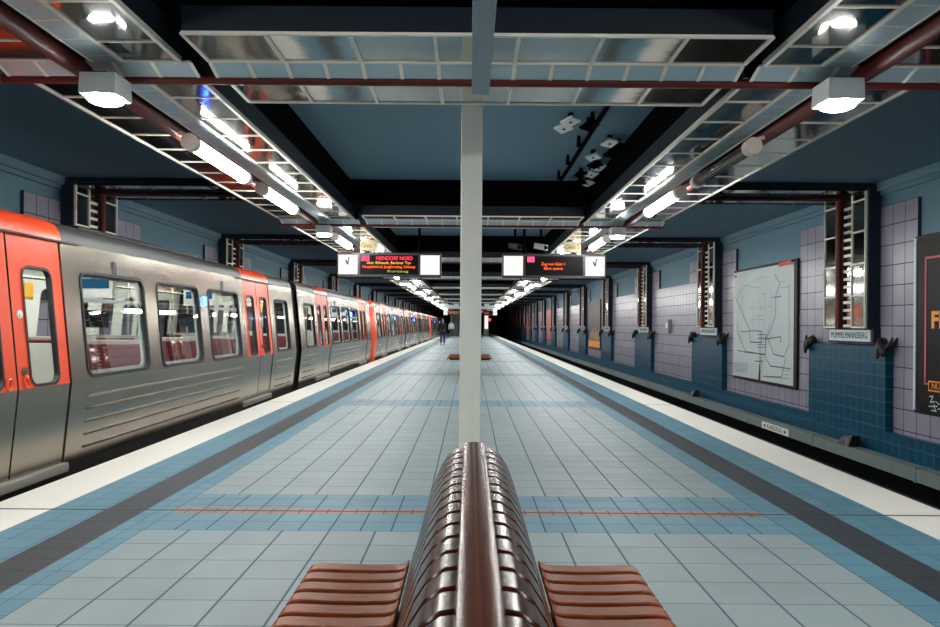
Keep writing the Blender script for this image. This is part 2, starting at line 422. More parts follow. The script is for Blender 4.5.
for k in range(-2, 11):
    y = JL+P*k; n = k+1
    where = 'in the bay above the bench' if k == -1 else ('in the unseen bay behind the bench' if k < -1 else '%s bay beyond the bench' % ORD[k].replace('nearest', 'first'))
    for pr, sd in ((protoL, 'left'), (protoR, 'right')):
        lab = '%s overhead run of mirror panels and red pipe, %s' % (sd, where)
        if k == -2: pr.location = (0, y, 0); pr['label'] = lab; pr['group'] = '%s overhead mirror runs' % sd
        else: copy_tree(pr, (0, y, 0), lab)
for k in range(-1, 11):
    y = JL+P*k
    lab = 'mirror panelled cross frame with red pipe, behind the camera' if k < 0 else 'mirror panelled frame with red pipe crossing the platform ceiling, %s from the camera' % ORD[k]
    if k == -1: protoX.location = (0, y, 0); protoX['label'] = lab; protoX['group'] = 'overhead cross frames'
    else: copy_tree(protoX, (0, y, 0), lab)

# portal on the side walls: a flat frame under the side ceiling that turns down the wall
def portal(s):
    r = thing('mirrored_wall_frame', '', 'wall frame')
    X = lambda v: s*v
    zh, zt, zb = 3.52, CEIL-0.004, 1.345
    ya, yb = -0.67, 0.68          # near, far
    box(X(3.16), X(6.42), ya-0.05, yb+0.02, zh+0.03, zt).box(X(6.31), X(6.5), ya-0.05, yb+0.02, zb-0.03, zh+0.05).build('casing', 'navy', r)
    # vertical ladder at x = 6.29 facing the platform
    bays = [(ya, ya+0.42), (yb-0.47, yb)]
    zs = [zb, 1.86, 2.375, 2.895, 3.40, zh]
    for y0, y1 in bays:
        mb = MB(); fr = MB()
        for z0, z1 in zip(zs, zs[1:]): mb.box(X(6.295), X(6.31), y0+0.01, y1-0.01, z0+0.01, z1-0.01)
        mb.build('mirror_panel', 'mirror', r)
        fr.box(X(6.275), X(6.31), y0-0.010, y0+0.014, zb, zh).box(X(6.275), X(6.31), y1-0.014, y1+0.010, zb, zh)
        for z in zs[:-1]: fr.box(X(6.28), X(6.31), y0, y1, z-0.013, z+0.013)
        fr.build('frame', 'alu', r)
    mb = MB(); z = zb
    while z < zh-0.1:
        mb.box(X(6.285), X(6.309), ya+0.44, ya+0.68, z, z+0.045); z += 0.13
    mb.build('rungs', 'alu', r)
    box(X(6.30), X(6.31), ya+0.43, ya+0.70, zb, zh).build('mirror_strip', 'mirror', r)
    MB().cyl((X(6.25), yb-0.57, zb-0.03), (X(6.25), yb-0.57, zh-0.02), 0.05, 10).build('pipe', 'pipe', r, smooth=40)
    # horizontal ladder under the ceiling
    for y0, y1 in bays:
        mb = MB(); fr = MB(); n = 6
        for i in range(n):
            x0 = 3.2+(6.22-3.2)*i/n; x1 = 3.2+(6.22-3.2)*(i+1)/n
            mb.box(X(x0+0.01), X(x1-0.01), y0+0.01, y1-0.01, zh+0.006, zh+0.03); fr.box(X(x0-0.01), X(x0+0.01), y0, y1, zh-0.002, zh+0.02)
        mb.build('mirror_panel', 'mirror', r)
        fr.box(X(3.2), X(6.27), y0-0.012, y0+0.012, zh-0.006, zh+0.03).box(X(3.2), X(6.27), y1-0.012, y1+0.012, zh-0.006, zh+0.03)
        fr.build('frame', 'iron', r)
    MB().cyl((X(3.2), yb-0.57, zh-0.01), (X(6.27), yb-0.57, zh-0.01), 0.034, 10).build('pipe', 'pipedark', r, smooth=40)
    return r
for s, sd in ((1, 'right'), (-1, 'left')):
    pr = portal(s); first = True
    for k in range(-1, 16):
        y = 12.37+P*k
        if k < 0:
            lab = 'mirrored frame on the %s wall beside the camera' % sd
        else:
            lab = 'mirrored frame turning down the %s wall from the ceiling, %s from the camera%s' % (sd, ORD[k], ' above the station name' if s > 0 else ' above the train roof')
        if first: pr.location = (0, y, 0); pr['label'] = lab; pr['group'] = 'mirrored frames on the %s wall' % sd; first = False
        else: copy_tree(pr, (0, y, 0), lab)

# ------------------------------------------------------------------ lamps
def tube_lamp(lit=True, s=1):
    r = thing('tube_lamp', '', 'lamp')
    L = 1.62
    MB().cyl((0, 0.09, 0), (0, L-0.09, 0), 0.062, 16).build('tube', 'tube' if lit else 'tube_off', r, smooth=40)
    if lit:                       # opaque reflector hood over the upper part of the tube
        mb = MB(); ra, rb = [], []
        for i in range(9):
            an = math.radians(25+130*i/8); ra.append((0.072*math.cos(an), 0.072*math.sin(an))); rb.append((0.067*math.cos(an), 0.067*math.sin(an)))
        lp = ra+rb[::-1]
        mb.loft([[(x, y, z) for x, z in lp] for y in (0.085, L-0.085)], cap=True); mb.build('hood', 'lampbody', r, smooth=40)
    if not lit: MB().cyl((0, 0.09, 0), (0, L-0.09, 0), 0.018, 8).build('inner_tube', 'white', r, smooth=40)
    for y in (0, L):
        d = 0.1 if y == 0 else -0.1
        MB().cyl((0, y, 0), (0, y+d, 0), 0.075, 16).cyl((0, y+d*0.5, 0.05), (s*0.116, y+d*0.5, 0.089), 0.018, 8).build('end_cap', 'tubecap', r, smooth=40)
    return r
def box_lamp():
    r = thing('box_lamp', '', 'lamp')
    mb = MB()
    q = lambda a, z: [(-a, -a, z), (a, -a, z), (a, a, z), (-a, a, z)]
    mb.loft([q(0.118, 0.0), q(0.122, -0.13), q(0.116, -0.137)], cap=True)
    mb.build('housing', 'lampbody', r, bevel=0.008)
    ds = MB(); rings = []
    for rr, z in ((0.118, -0.137), (0.116, -0.146), (0.104, -0.160), (0.075, -0.172), (0.035, -0.178)):
        rings.append([(rr*math.cos(2*math.pi*i/24), rr*math.sin(2*math.pi*i/24), z) for i in range(24)])
    ds.loft(rings); ds.face(rings[-1]); ds.build('lens', 'disc', r, smooth=60)
    box(-0.05, 0.05, -0.10, -0.06, 0.0, 0.012).build('bracket', 'iron', r)
    return r
ptl, pt, po, pb = tube_lamp(True, -1), tube_lamp(), tube_lamp(False), box_lamp()
tl = {-1: -2.45, 1: 2.45}
for s, sd in ((-1, 'left'), (1, 'right')):
    n = 0
    for k in range(-2, 11):
        for dy in (1.30, 3.50):
            y = JL+P*k+dy-(0.45 if k == 1 and dy < 2 else 0)
            off = (s == 1 and k == 0 and dy < 2)
            if k < 0:
                lab = 'lit white tube lamp under the %s overhead run, behind the picture edge' % sd
            elif off: lab = 'unlit clear tube lamp under the right overhead run, nearest to the camera'
            else:
                n += 1; lab = 'lit white tube lamp under the %s red pipe, %s lit one from the camera' % (sd, ORD[n-1])
            o = copy_tree(po if off else (pt if s > 0 else ptl), (tl[s], y, ZF-0.145), lab); o['group'] = 'tube lamps under the %s run' % sd
    for k in range(-1, 11):
        o = copy_tree(pb, (s*2.43, 4.88+P*k, ZF-0.098), 'white box lamp with round lit lens on the %s overhead run, %s' % (sd, 'behind the camera' if k < 0 else ORD[k]+' from the camera'))
        o['group'] = 'box lamps on the %s run' % sd
for p_ in (ptl, pt, po, pb):
    for ch in list(p_.children_recursive): bpy.data.objects.remove(ch)
    bpy.data.objects.remove(p_)

# ------------------------------------------------------------------ column, axial duct
mb = box(-0.10, 0.11, 7.25, 7.46, 0, CEIL)
col = mb.build('column', 'column', bevel=0.008); struct(col)
for k in range(1, 9):
    struct(box(-0.10, 0.11, 7.25+2*P*k, 7.46+2*P*k, 0, CEIL).build('column', 'column', bevel=0.008))
dct = box(0.0, 0.12, -4.0, 5.08, EYE+1.592, EYE+1.632).build('hanging_duct', 'duct', bevel=0.003)
tag(dct, 'flat pale blue-grey duct hanging along the ceiling axis in front of the column', 'duct')

# ------------------------------------------------------------------ bench
def bench():
    r = thing('double_bench', 'brown slatted wooden double bench back to back in the foreground before the white column', 'bench', (0.021, 0, 0), 'double benches')
    ya, yb, pitch = 0.30, 2.98, 0.1145
    n = int((yb-ya)/pitch)
    # back profile: outer surface from the rail down to the seat
    prof = [(0.030, 0.842), (0.070, 0.836), (0.105, 0.812), (0.132, 0.770), (0.156, 0.71), (0.178, 0.64), (0.198, 0.57), (0.216, 0.50), (0.232, 0.445), (0.243, 0.415)]
    for s in (-1, 1):
        mb = MB()
        for i in range(n):
            y0 = yb-pitch*(i+1)+0.020; y1 = yb-pitch*i
            o_ = [(s*x, z) for x, z in prof]; i_ = [(s*(x-0.026), z-0.010) for x, z in prof]
            e = 0.004
            A = [(x, y0, z) for x, z in i_]; B = [(x, y0, z) for x, z in [(p[0]-s*0.004, p[1]-0.003) for p in o_]]
            C = [(x, y0+e, z) for x, z in o_]; D = [(x, y1-e, z) for x, z in o_]
            E = [(x, y1, z) for x, z in [(p[0]-s*0.004, p[1]-0.003) for p in o_]]; F = [(x, y1, z) for x, z in i_]
            for a, b in ((A, B), (B, C), (C, D), (D, E), (E, F), (F, A)): mb.strip(a, b)
        mb.build('backrest', 'wood', r, smooth=28)
    # seats: slats curving up at the back and rounded over at the front
    sp = [(0.240, 0.464), (0.252, 0.453), (0.275, 0.447), (0.36, 0.444), (0.46, 0.445), (0.56, 0.449), (0.590, 0.446), (0.606, 0.434), (0.612, 0.408)]
    m = 22
    for s in (-1, 1):
        mb = MB(); pitch2 = 0.1
        ye = 2.735
        m = int((ye-ya)/pitch2)
        for i in range(m):
            y0 = ye-pitch2*(i+1)+0.028; y1 = ye-pitch2*i; e = 0.004
            o_ = [(s*x, z) for x, z in sp]; i_ = [(s*(x-(0.012 if x > 0.57 else 0)), z-0.028) for x, z in sp]
            mid = [(s*x, z-0.004) for x, z in sp]
            A = [(x, y0, z) for x, z in i_]; B = [(x, y0, z) for x, z in mid]; C = [(x, y0+e, z) for x, z in o_]
            D = [(x, y1-e, z) for x, z in o_]; E = [(x, y1, z) for x, z in mid]; F = [(x, y1, z) for x, z in i_]
            for a, b in ((A, B), (B, C), (C, D), (D, E), (E, F), (F, A)): mb.strip(a, b)
            for ring in ([A[0], B[0], C[0], D[0], E[0], F[0]], [A[-1], B[-1], C[-1], D[-1], E[-1], F[-1]]): mb.face(ring)
        mb.build('seat', 'woodseat', r, smooth=28)
    mb = MB()
    pr = [(-0.045, 0.80), (-0.045, 0.840), (-0.040, 0.852), (-0.026, 0.859), (0, 0.862), (0.026, 0.859), (0.040, 0.852), (0.045, 0.840), (0.045, 0.80)]
    mb.loft([[(x, y, z) for x, z in pr] for y in (0.25, 2.99)], cap=True)
    mb.build('top_rail', 'woodrail', r, smooth=40)
    # carrying frames
    for y in (0.75, 2.35):
        mb = MB()
        mb.box(-0.04, 0.04, y-0.025, y+0.025, 0.0, 0.80)
        mb.box(-0.56, 0.56, y-0.025, y+0.025, 0.365, 0.41)
        mb.box(-0.30, 0.30, y-0.05, y+0.05, 0.0, 0.03)
        for s in (-1, 1):
            mb.cyl((s*0.05, y, 0.78), (s*0.20, y, 0.41), 0.018, 8)
        mb.build('support', 'iron', r)
    for z, x in ((0.60, 0.15), (0.74, 0.10)):
        for s in (-1, 1): box(s*x-0.015, s*x+0.015, 0.35, 2.93, z-0.02, z+0.02).build('batten', 'iron', r)
    return r
b0 = bench()
copy_tree(b0, (0.0, 19.6, 0), 'brown slatted bench farther down the platform, half hidden by the white column')

# ------------------------------------------------------------------ train
XC = -4.90
CARZ = -0.025
def wz(z):                      # half width of the car body at height z above the platform
    pts = [(-0.9, 1.10), (0.06, 1.225), (0.81, 1.300), (2.09, 1.173)]
    for (z0, w0), (z1, w1) in zip(pts, pts[1:]):
        if z <= z1: return w0+(w1-w0)*(z-z0)/(z1-z0)
    return pts[-1][1]
BELT, TOP, BOT = 0.81, 2.09, 0.06
ROOF = [(1.173, 2.09), (1.158, 2.165), (1.115, 2.235), (1.02, 2.285), (0.75, 2.318), (0.4, 2.335), (0.0, 2.34)]
def side_fn(s, inset=0.0): return lambda u, z: (s*(wz(z)-inset), u, z)
def densify(y0, y1): return [(y0, BELT), (y1, BELT), (y1, TOP), (y0, TOP)]
WZ0, WZ1 = 0.86, 1.825
def make_window(par, s, y0, y1, z0=WZ0, z1=WZ1, r=0.09, g=0.028, name='window', sash=False):
    fn = side_fn(s, -0.008)
    inn = rrect(y0, y1, z0, z1, r); out = rrect(y0-g, y1+g, z0-g, z1+g, r+g)
    mb = MB(); mb.strip([fn(*p) for p in inn], [fn(*p) for p in out], closed=True)
    f2 = side_fn(s, 0.05)
    mb.strip([fn(*p) for p in inn], [f2(*p) for p in inn], closed=True); mb.strip([fn(*p) for p in out], [side_fn(s, 0.02)(*p) for p in out], closed=True)
    o = mb.build(name, 'gasket', par, smooth=40)
    lr = MB(); ins = rrect(y0+0.03, y1-0.03, z0+0.03, z1-0.03, r-0.02); f4 = side_fn(s, 0.052)
    lr.strip([f4(*p) for p in inn], [f4(*p) for p in ins], closed=True); lr.strip([f4(*p) for p in ins], [side_fn(s, 0.075)(*p) for p in ins], closed=True)
    lr.build('inner_frame', 'lining', o, smooth=40)
    if sash:
        sb_ = MB(); za_, zb_ = z0+(z1-z0)*0.72, z0+(z1-z0)*0.76
        sb_.strip([f4(y0, za_), f4(y1, za_)], [f4(y0, zb_), f4(y1, zb_)]); f5 = side_fn(s, 0.03)
        sb_.strip([f5(y0, za_), f5(y1, za_)], [f5(y0, zb_), f5(y1, zb_)]); sb_.strip([f4(y0, za_), f4(y1, za_)], [f5(y0, za_), f5(y1, za_)])
        sb_.build('sash_bar', 'white', o)
    pn = MB(); f3 = side_fn(s, 0.012); pn.face([f3(*p) for p in inn]); pn.build('pane', 'glass', o)
    return o
def make_door(par, s, a, b, hinge, detail=True):
    """one sliding leaf from a to b along the car"""
    a, b = a+0.012, b-0.012
    fn = side_fn(s, 0.012)
    c = (a+b)/2; hole = rrect(c-0.20, c+0.20, 0.84, 1.81, 0.08)
    mb = MB()
    mb.tess([[(a, BELT), (b, BELT), (b, TOP+0.0), (a, TOP+0.0)], hole], fn, 0)
    mb.face([fn(a, 0.09), fn(b, 0.09), fn(b, BELT), fn(a, BELT)], 1)
    fi = side_fn(s, 0.05)
    mb.tess([[(a, BELT), (b, BELT), (b, TOP), (a, TOP)], hole], fi, 2)
    mb.face([fi(a, 0.09), fi(b, 0.09), fi(b, BELT), fi(a, BELT)], 2)
    for y in (a, b): mb.strip([fn(y, 0.09), fn(y, BELT), fn(y, TOP)], [fi(y, 0.09), fi(y, BELT), fi(y, TOP)], 1)
    o = mb.build('door', ['orange', 'steel', 'lining'], par)
    w_ = MB(); f1 = side_fn(s, 0.004); out = rrect(c-0.222, c+0.222, 0.818, 1.832, 0.10)
    w_.strip([f1(*p) for p in hole], [f1(*p) for p in out], closed=True); w_.strip([f1(*p) for p in hole], [fi(*p) for p in hole], closed=True)
    wo = w_.build('door_window', ['gasket', 'glass'], o); 
    pn = MB(); f3 = side_fn(s, 0.02); pn.face([f3(*p) for p in hole]); pn.build('door_pane', 'glass', o)
    sl = MB(); e = b if hinge > 0 else a; sl.box(s*1.14, s*1.16, e-0.02, e+0.02, 0.09, TOP); sl.build('door_seal', 'gasket', o)
    if hinge < 0:
        g = side_fn(s, -0.002)
        box(s*(wz(1.6)-0.021), s*(wz(1.6)-0.017), c-0.175, c-0.055, 1.545, 1.69).build('door_sticker', 'yellow', o)
    if detail:
        h = b if hinge > 0 else a; d = -1 if hinge > 0 else 1
        yb_ = h+d*0.085
        for z, rr, mm in ((1.42, 0.035, 'white'), (0.955, 0.035, 'steel')):
            if mm == 'white' and hinge > 0: continue
            if mm == 'steel' and hinge > 0: continue
            x = wz(z)-0.012
            MB().cyl((s*x, yb_, z), (s*(x+0.012), yb_, z), rr, 14).cyl((s*(x+0.012), yb_, z), (s*(x+0.02), yb_, z), rr*0.55, 12).build('door_button', mm, o, smooth=40)
        x = wz(0.86)-0.012; yy = h+d*0.10
        rings = MB(); n = 16
        ra = [(s*(x+0.006), yy+0.05*math.cos(2*math.pi*i/n), 0.865+0.055*math.sin(2*math.pi*i/n)) for i in range(n)]
        rb = [(s*(x+0.016), yy+0.036*math.cos(2*math.pi*i/n), 0.865+0.04*math.sin(2*math.pi*i/n)) for i in range(n)]
        rc = [(s*(x+0.006), yy+0.022*math.cos(2*math.pi*i/n), 0.865+0.026*math.sin(2*math.pi*i/n)) for i in range(n)]
        rings.strip(ra, rb, 0, True); rings.strip(rb, rc, 0, True); rings.build('door_handle', 'orange', o, smooth=60)
    return o
def make_car(name, y0, y1, doors, wins, smallwins=(), nose=0.0, seats=(), badge=(), led=None):
    """car with local y measured in the world; doors = centres, wins = (a,b)"""
    r = thing(name, '', 'subway car', (XC, 0, CARZ), 'coupled subway cars')
    DW = 0.775
    ys = y0+nose
    segs = []; p = ys
    for d in doors: segs.append((p, d-DW)); p = d+DW
    segs.append((p, y1))
    allw = [(a, b, WZ0, WZ1) for a, b in wins]+[(a, b, 0.86, 1.80) for a, b in smallwins]
    body = MB()
    for s in (1, -1):
        fo, fi = side_fn(s), side_fn(s, 0.06)
        for a, b in segs:
            holes = [rrect(p0, p1, z0, z1, 0.09) for p0, p1, z0, z1 in allw if p0 > a and p1 < b]
            rect = [(a, BELT), (b, BELT), (b, TOP), (a, TOP)]
            body.tess([rect]+holes, fo, 0); body.tess([rect]+holes, fi, 1)
            body.face([fo(a, BOT), fo(b, BOT), fo(b, BELT), fo(a, BELT)], 0); body.face([fi(a, BOT), fi(b, BOT), fi(b, BELT), fi(a, BELT)], 1)
            lo = lambda y: (s*1.08, y, -0.75)
            body.face([fo(a, BOT), fo(b, BOT), lo(b), lo(a)], 2)
            for y in (a, b): body.strip([fo(y, BOT), fo(y, BELT), fo(y, TOP)], [fi(y, BOT), fi(y, BELT), fi(y, TOP)], 0)
        for d in doors: body.face([fo(d-DW, BOT), fo(d+DW, BOT), (s*1.08, d+DW, -0.75), (s*1.08, d-DW, -0.75)], 2)
    # ends with a passage opening
    for y, full in ((ys, nose > 0), (y1, False)):
        prof = [(1.08, -0.75), (wz(BOT), BOT), (wz(BELT), BELT), (wz(TOP), TOP)]+ROOF[1:]
        loop = prof+[(-x, z) for x, z in reversed(prof[:-1])]
        if full: body.face([(x, y, z) for x, z in loop], 2)
        else: body.tess([loop, [(-0.6, 0.06), (0.6, 0.06), (0.6, 1.95), (-0.6, 1.95)]], lambda u, v, y=y: (u, y, v), 2)
    body.build('body_shell', ['steel', 'lining', 'bellows'], r)
    rf = MB(); loop = ROOF+[(-x, z) for x, z in reversed(ROOF[:-1])]
    rf.loft([[(x, y, z) for x, z in loop] for y in (ys, y1)], 0, closed=False)
    rf.build('roof', 'steel_roof', r, smooth=50)
    # roof equipment grilles and side rails
    mid = (ys+y1)/2
    box(-0.8, 0.8, mid-1.6, mid+1.6, 2.30, 2.375).build('roof_unit', 'iron', r, bevel=0.02)
    for d in doors:
        for s in (1,):
            mb = MB(); pr = [(s*(x+0.006), z+0.004) for x, z in ROOF]
            mb.loft([[(x, y, z) for x, z in pr] for y in (d-DW-0.02, d+DW+0.02)], closed=False); mb.build('roof_fairing', 'orange', r, smooth=50)
            box(s*1.165, s*1.192, d-DW-0.33, d+DW+0.33, TOP-0.008, TOP+0.008).build('drip_rail', 'gasket', r)
            box(s*1.20, s*1.262, d-DW-0.03, d+DW+0.03, 0.0, 0.085).build('door_step', 'stepgrey', r, bevel=0.01)
            make_door(r, s, d-DW, d, 1); make_door(r, s, d, d+DW, -1)
        mb = MB()                # doors of the far side: one plain leaf pair each, seen only through the windows
        fo = side_fn(-1, 0.03)
        for a, b in ((d-DW, d), (d, d+DW)):
            c = (a+b)/2; mb.tess([[(a, BELT), (b, BELT), (b, TOP), (a, TOP)], rrect(c-0.2, c+0.2, 0.84, 1.81, 0.08)], fo, 0)
            mb.face([fo(a, BOT), fo(b, BOT), fo(b, BELT), fo(a, BELT)], 0)
        mb.build('far_door', 'lining', r)
    for i_, (a, b) in enumerate(wins): make_window(r, 1, a, b, sash=(i_ != 1))
    for a, b in smallwins: make_window(r, 1, a, b, 0.86, 1.80)
    # pressed ribs below the windows
    for a, b in segs:
        if b-a < 0.8: continue
        mb = MB()
        for z in (0.665, 0.545, 0.425, 0.305, 0.185):
            f = side_fn(1, -0.0); g = side_fn(1, -0.012)
            A, B = a+0.30, b-0.30
            if b-a < 3: A, B = a+0.28, b-0.28
            mb.face([f(A, z-0.016), f(B, z-0.016), g(B, z+0.004), g(A, z+0.004)]); mb.face([g(A, z+0.004), g(B, z+0.004), f(B, z+0.012), f(A, z+0.012)])
            mb.face([f(A, z-0.016), g(A, z+0.004), f(A, z+0.012)]); mb.face([f(B, z-0.016), g(B, z+0.004), f(B, z+0.012)])
        mb.build('pressed_ribs', 'steel', r)
    for y in badge:
        x = wz(1.90); mb = MB(); n = 18
        for rr, zz, dd in ((1, 0.09, 0.006),):
            lp = [(x+dd-0.0+0.0, y+0.048*math.cos(2*math.pi*i/n), 1.905+0.085*math.sin(2*math.pi*i/n)) for i in range(n)]
            lb = [(x-0.03, p_[1], p_[2]) for p_ in lp]; mb.strip(lp, lb, 0, True); mb.face(lp)
        mb.build('speaker_grille', 'steel_roof', r)
    if led:
        for y in led: box(wz(1.66)-0.01, wz(1.66)+0.03, y-0.03, y+0.03, 1.60, 1.72).build('indicator_light', 'blueled', r)
    # interior
    box(-1.2, 1.2, ys+0.05, y1-0.05, 0.02, 0.06).build('car_floor', 'cfloor', r)
    box(-1.1, 1.1, ys+0.05, y1-0.05, 2.06, 2.085).build('car_ceiling', 'lining', r)
    for x in (-0.55, 0.55): box(x-0.07, x+0.07, ys+0.4, y1-0.4, 2.035, 2.058).build('ceiling_light', 'carlight', r)
    for y, d in seats:
        for s in (1, -1):
            mb = MB(); xa, xb = s*0.33, s*1.20
            mb.box(xa, xb, y, y+d*0.46, 0.42, 0.50, 0)
            sk = Matrix.Translation((0, y, 0.46)) @ Matrix.Rotation(-d*math.radians(9), 4, 'X')
            mb.box(xa, xb, -0.035, 0.035, 0, 0.66, 0, sk); mb.box(xa, xb, -d*0.05, -d*0.034, 0, 0.70, 1, sk)
            mb.box(s*0.7, s*1.19, y+d*0.05, y+d*0.36, 0.06, 0.42, 1)
            mb.build('seat', ['seat', 'seatshell'], r, bevel=0.012)
    for d in doors:
        for s in (1, -1):
            for dy in (-DW-0.1, DW+0.1):
                MB().cyl((s*0.62, d+dy, 0.06), (s*0.62, d+dy, 2.06), 0.018, 8).build('grab_pole', 'pole', r, smooth=40)
        MB().cyl((0, d, 0.06), (0, d, 2.06), 0.018, 8).build('grab_pole', 'pole', r, smooth=40)
    for s in (1, -1): MB().cyl((s*0.5, ys+0.8, 1.90), (s*0.5, y1-0.8, 1.90), 0.016, 8).build('grab_rail', 'pole', r, smooth=40)
    for a, b in wins[::2]:
        y = b+0.18
        scr = box(0.30, 0.80, y-0.04, y+0.04, 1.64, 1.90).build('passenger_screen', 'white', r)
        box(0.34, 0.76, y-0.046, y-0.041, 1.75, 1.86).build('display', 'screen_blue', scr)
        box(0.34, 0.76, y-0.044, y-0.041, 1.30, 1.50).build('dark_screen', 'ledblack', r)
    for s in (-1,):
        for a, b in wins[:2]:
            box(-1.16, -1.13, (a+b)/2-0.62, (a+b)/2-0.32, 1.28, 1.56).build('notice', 'screen_grey', r)
    if nose:
        # cab end: orange shoulder lofted to a raked, narrowed front with a dark windscreen
        mb = MB()
        prof = [(1.08, -0.55), (wz(BOT), BOT), (wz(BELT), BELT), (wz(TOP), TOP)]+ROOF[1:]
        loop = prof+[(-x, z) for x, z in reversed(prof[:-1])]
        rings = []
        for t in (0, 0.35, 0.6, 0.8, 0.93, 1.0):
            w_ = 1-0.22*t**2.6
            rings.append([(x*w_, ys-nose*t+max(0, (z-BELT))*0.42*t+max(0, BELT-z)*0.18*t, (z if z < 1.9 else 1.9+(z-1.9)*(1-0.35*t))) for x, z in loop])
        mb.loft(rings[:4], 0, closed=False); mb.build('cab_shell', 'orange', r, smooth=50)
        mb = MB(); mb.loft(rings[3:], 0, closed=False); mb.face(rings[-1]); mb.build('windscreen', 'ledblack', r, smooth=50)
    else:
        pass
    return r
W3 = lambda a, b: [(a+0.305, a+1.615), (a+2.005, a+3.31), (a+3.69, a+5.01)]
DA, DB = 5.885, 12.735
# middle type car: 3.30 .. 15.28
def mid_wins(d1): return [(d1+0.78+0.305, d1+0.78+1.615), (d1+0.78+2.0, d1+0.78+3.30), (d1+0.78+3.685, d1+0.78+4.99)]
def mid_seats(d1): return [(d1+1.05, 1), (d1+2.52, -1), (d1+2.66, 1), (d1+4.20, -1), (d1+4.34, 1), (d1+5.80, -1)]
carA = make_car('subway_car', 3.30, 15.27, (DA, DB), mid_wins(DA), ((3.95, 4.80), (13.85, 14.80)), 0, mid_seats(DA)+[(3.8, 1), (14.85, -1)], (7.65, 10.98), (10.17,))
# gangways
def gangway(par, y0, y1):
    mb = MB(); rings = []
    n = 7
    for i in range(n):
        k_ = 0.86 if i % 2 else 0.90
        prof = [(1.08, -0.6), (wz(BOT), BOT), (wz(BELT), BELT), (wz(TOP), TOP)]+ROOF[1:]
        loop = prof+[(-x, z) for x, z in reversed(prof[:-1])]
        rings.append([(x*k_, y0+(y1-y0)*i/(n-1), 0.8+(z-0.8)*k_) for x, z in loop])
    mb.loft(rings); mb.build('gangway_bellows', 'bellows', par)
gangway(carA, 15.28, 15.75)
carA['label'] = 'nearest stainless subway car with orange doors, cut by the left picture edge'
carB = make_car('subway_car', 15.76, 26.9, (18.35, 25.2), mid_wins(18.35), ((16.32, 17.28),), 0, mid_seats(18.35)+[(16.3, 1)], (20.1,), (22.7,))
carB['label'] = 'second stainless subway car from the camera, ending just before the orange cab front'
carC = make_car('subway_car', 27.45, 40.95, (31.5, 38.35), mid_wins(31.5), ((29.0, 30.2), (39.5, 40.4)), 1.1, mid_seats(31.5)+[(40.4, -1)], (33.2,), (35.8,))
carC['label'] = 'third subway car from the camera, leading with the orange rounded cab front'
gangway(carC, 40.96, 41.4)
carD = copy_tree(carA, (XC, 41.45-3.30, CARZ), 'fourth subway car from the camera, behind the car with the orange cab front')
yC = 67.3
# mirrored cab cars: rotate by half a turn about the middle of the car
def rot_copy(o, lo, hi, nlo, lab): return copy_tree(o, (XC, nlo+hi, 0), lab, rz=math.pi)
carE = make_car('subway_car', -67.3, -53.93, (-63.25, -56.4), mid_wins(-63.25), ((-65.75, -64.55), (-55.25, -54.35)), 1.1, mid_seats(-63.25), (), ())
# flip the freshly built mirrored car: its platform side must stay on +x, so mirror along y only
for o in [carE]+list(carE.children_recursive):
    if o.type == 'MESH':
        for v in o.data.vertices: v.co.y = -v.co.y
        o.data.flip_normals()
carE['label'] = 'fifth subway car from the camera, seen edge-on far down the left side'
copy_tree(carC, (XC, 39.9, CARZ), 'sixth subway car from the camera, far down the left side')
copy_tree(carA, (XC, 41.45-3.30+39.9, CARZ), 'seventh subway car from the camera, a sliver far down the left side')
copy_tree(carE, (XC, 39.9, CARZ), 'last and farthest subway car, at the vanishing end of the left side')

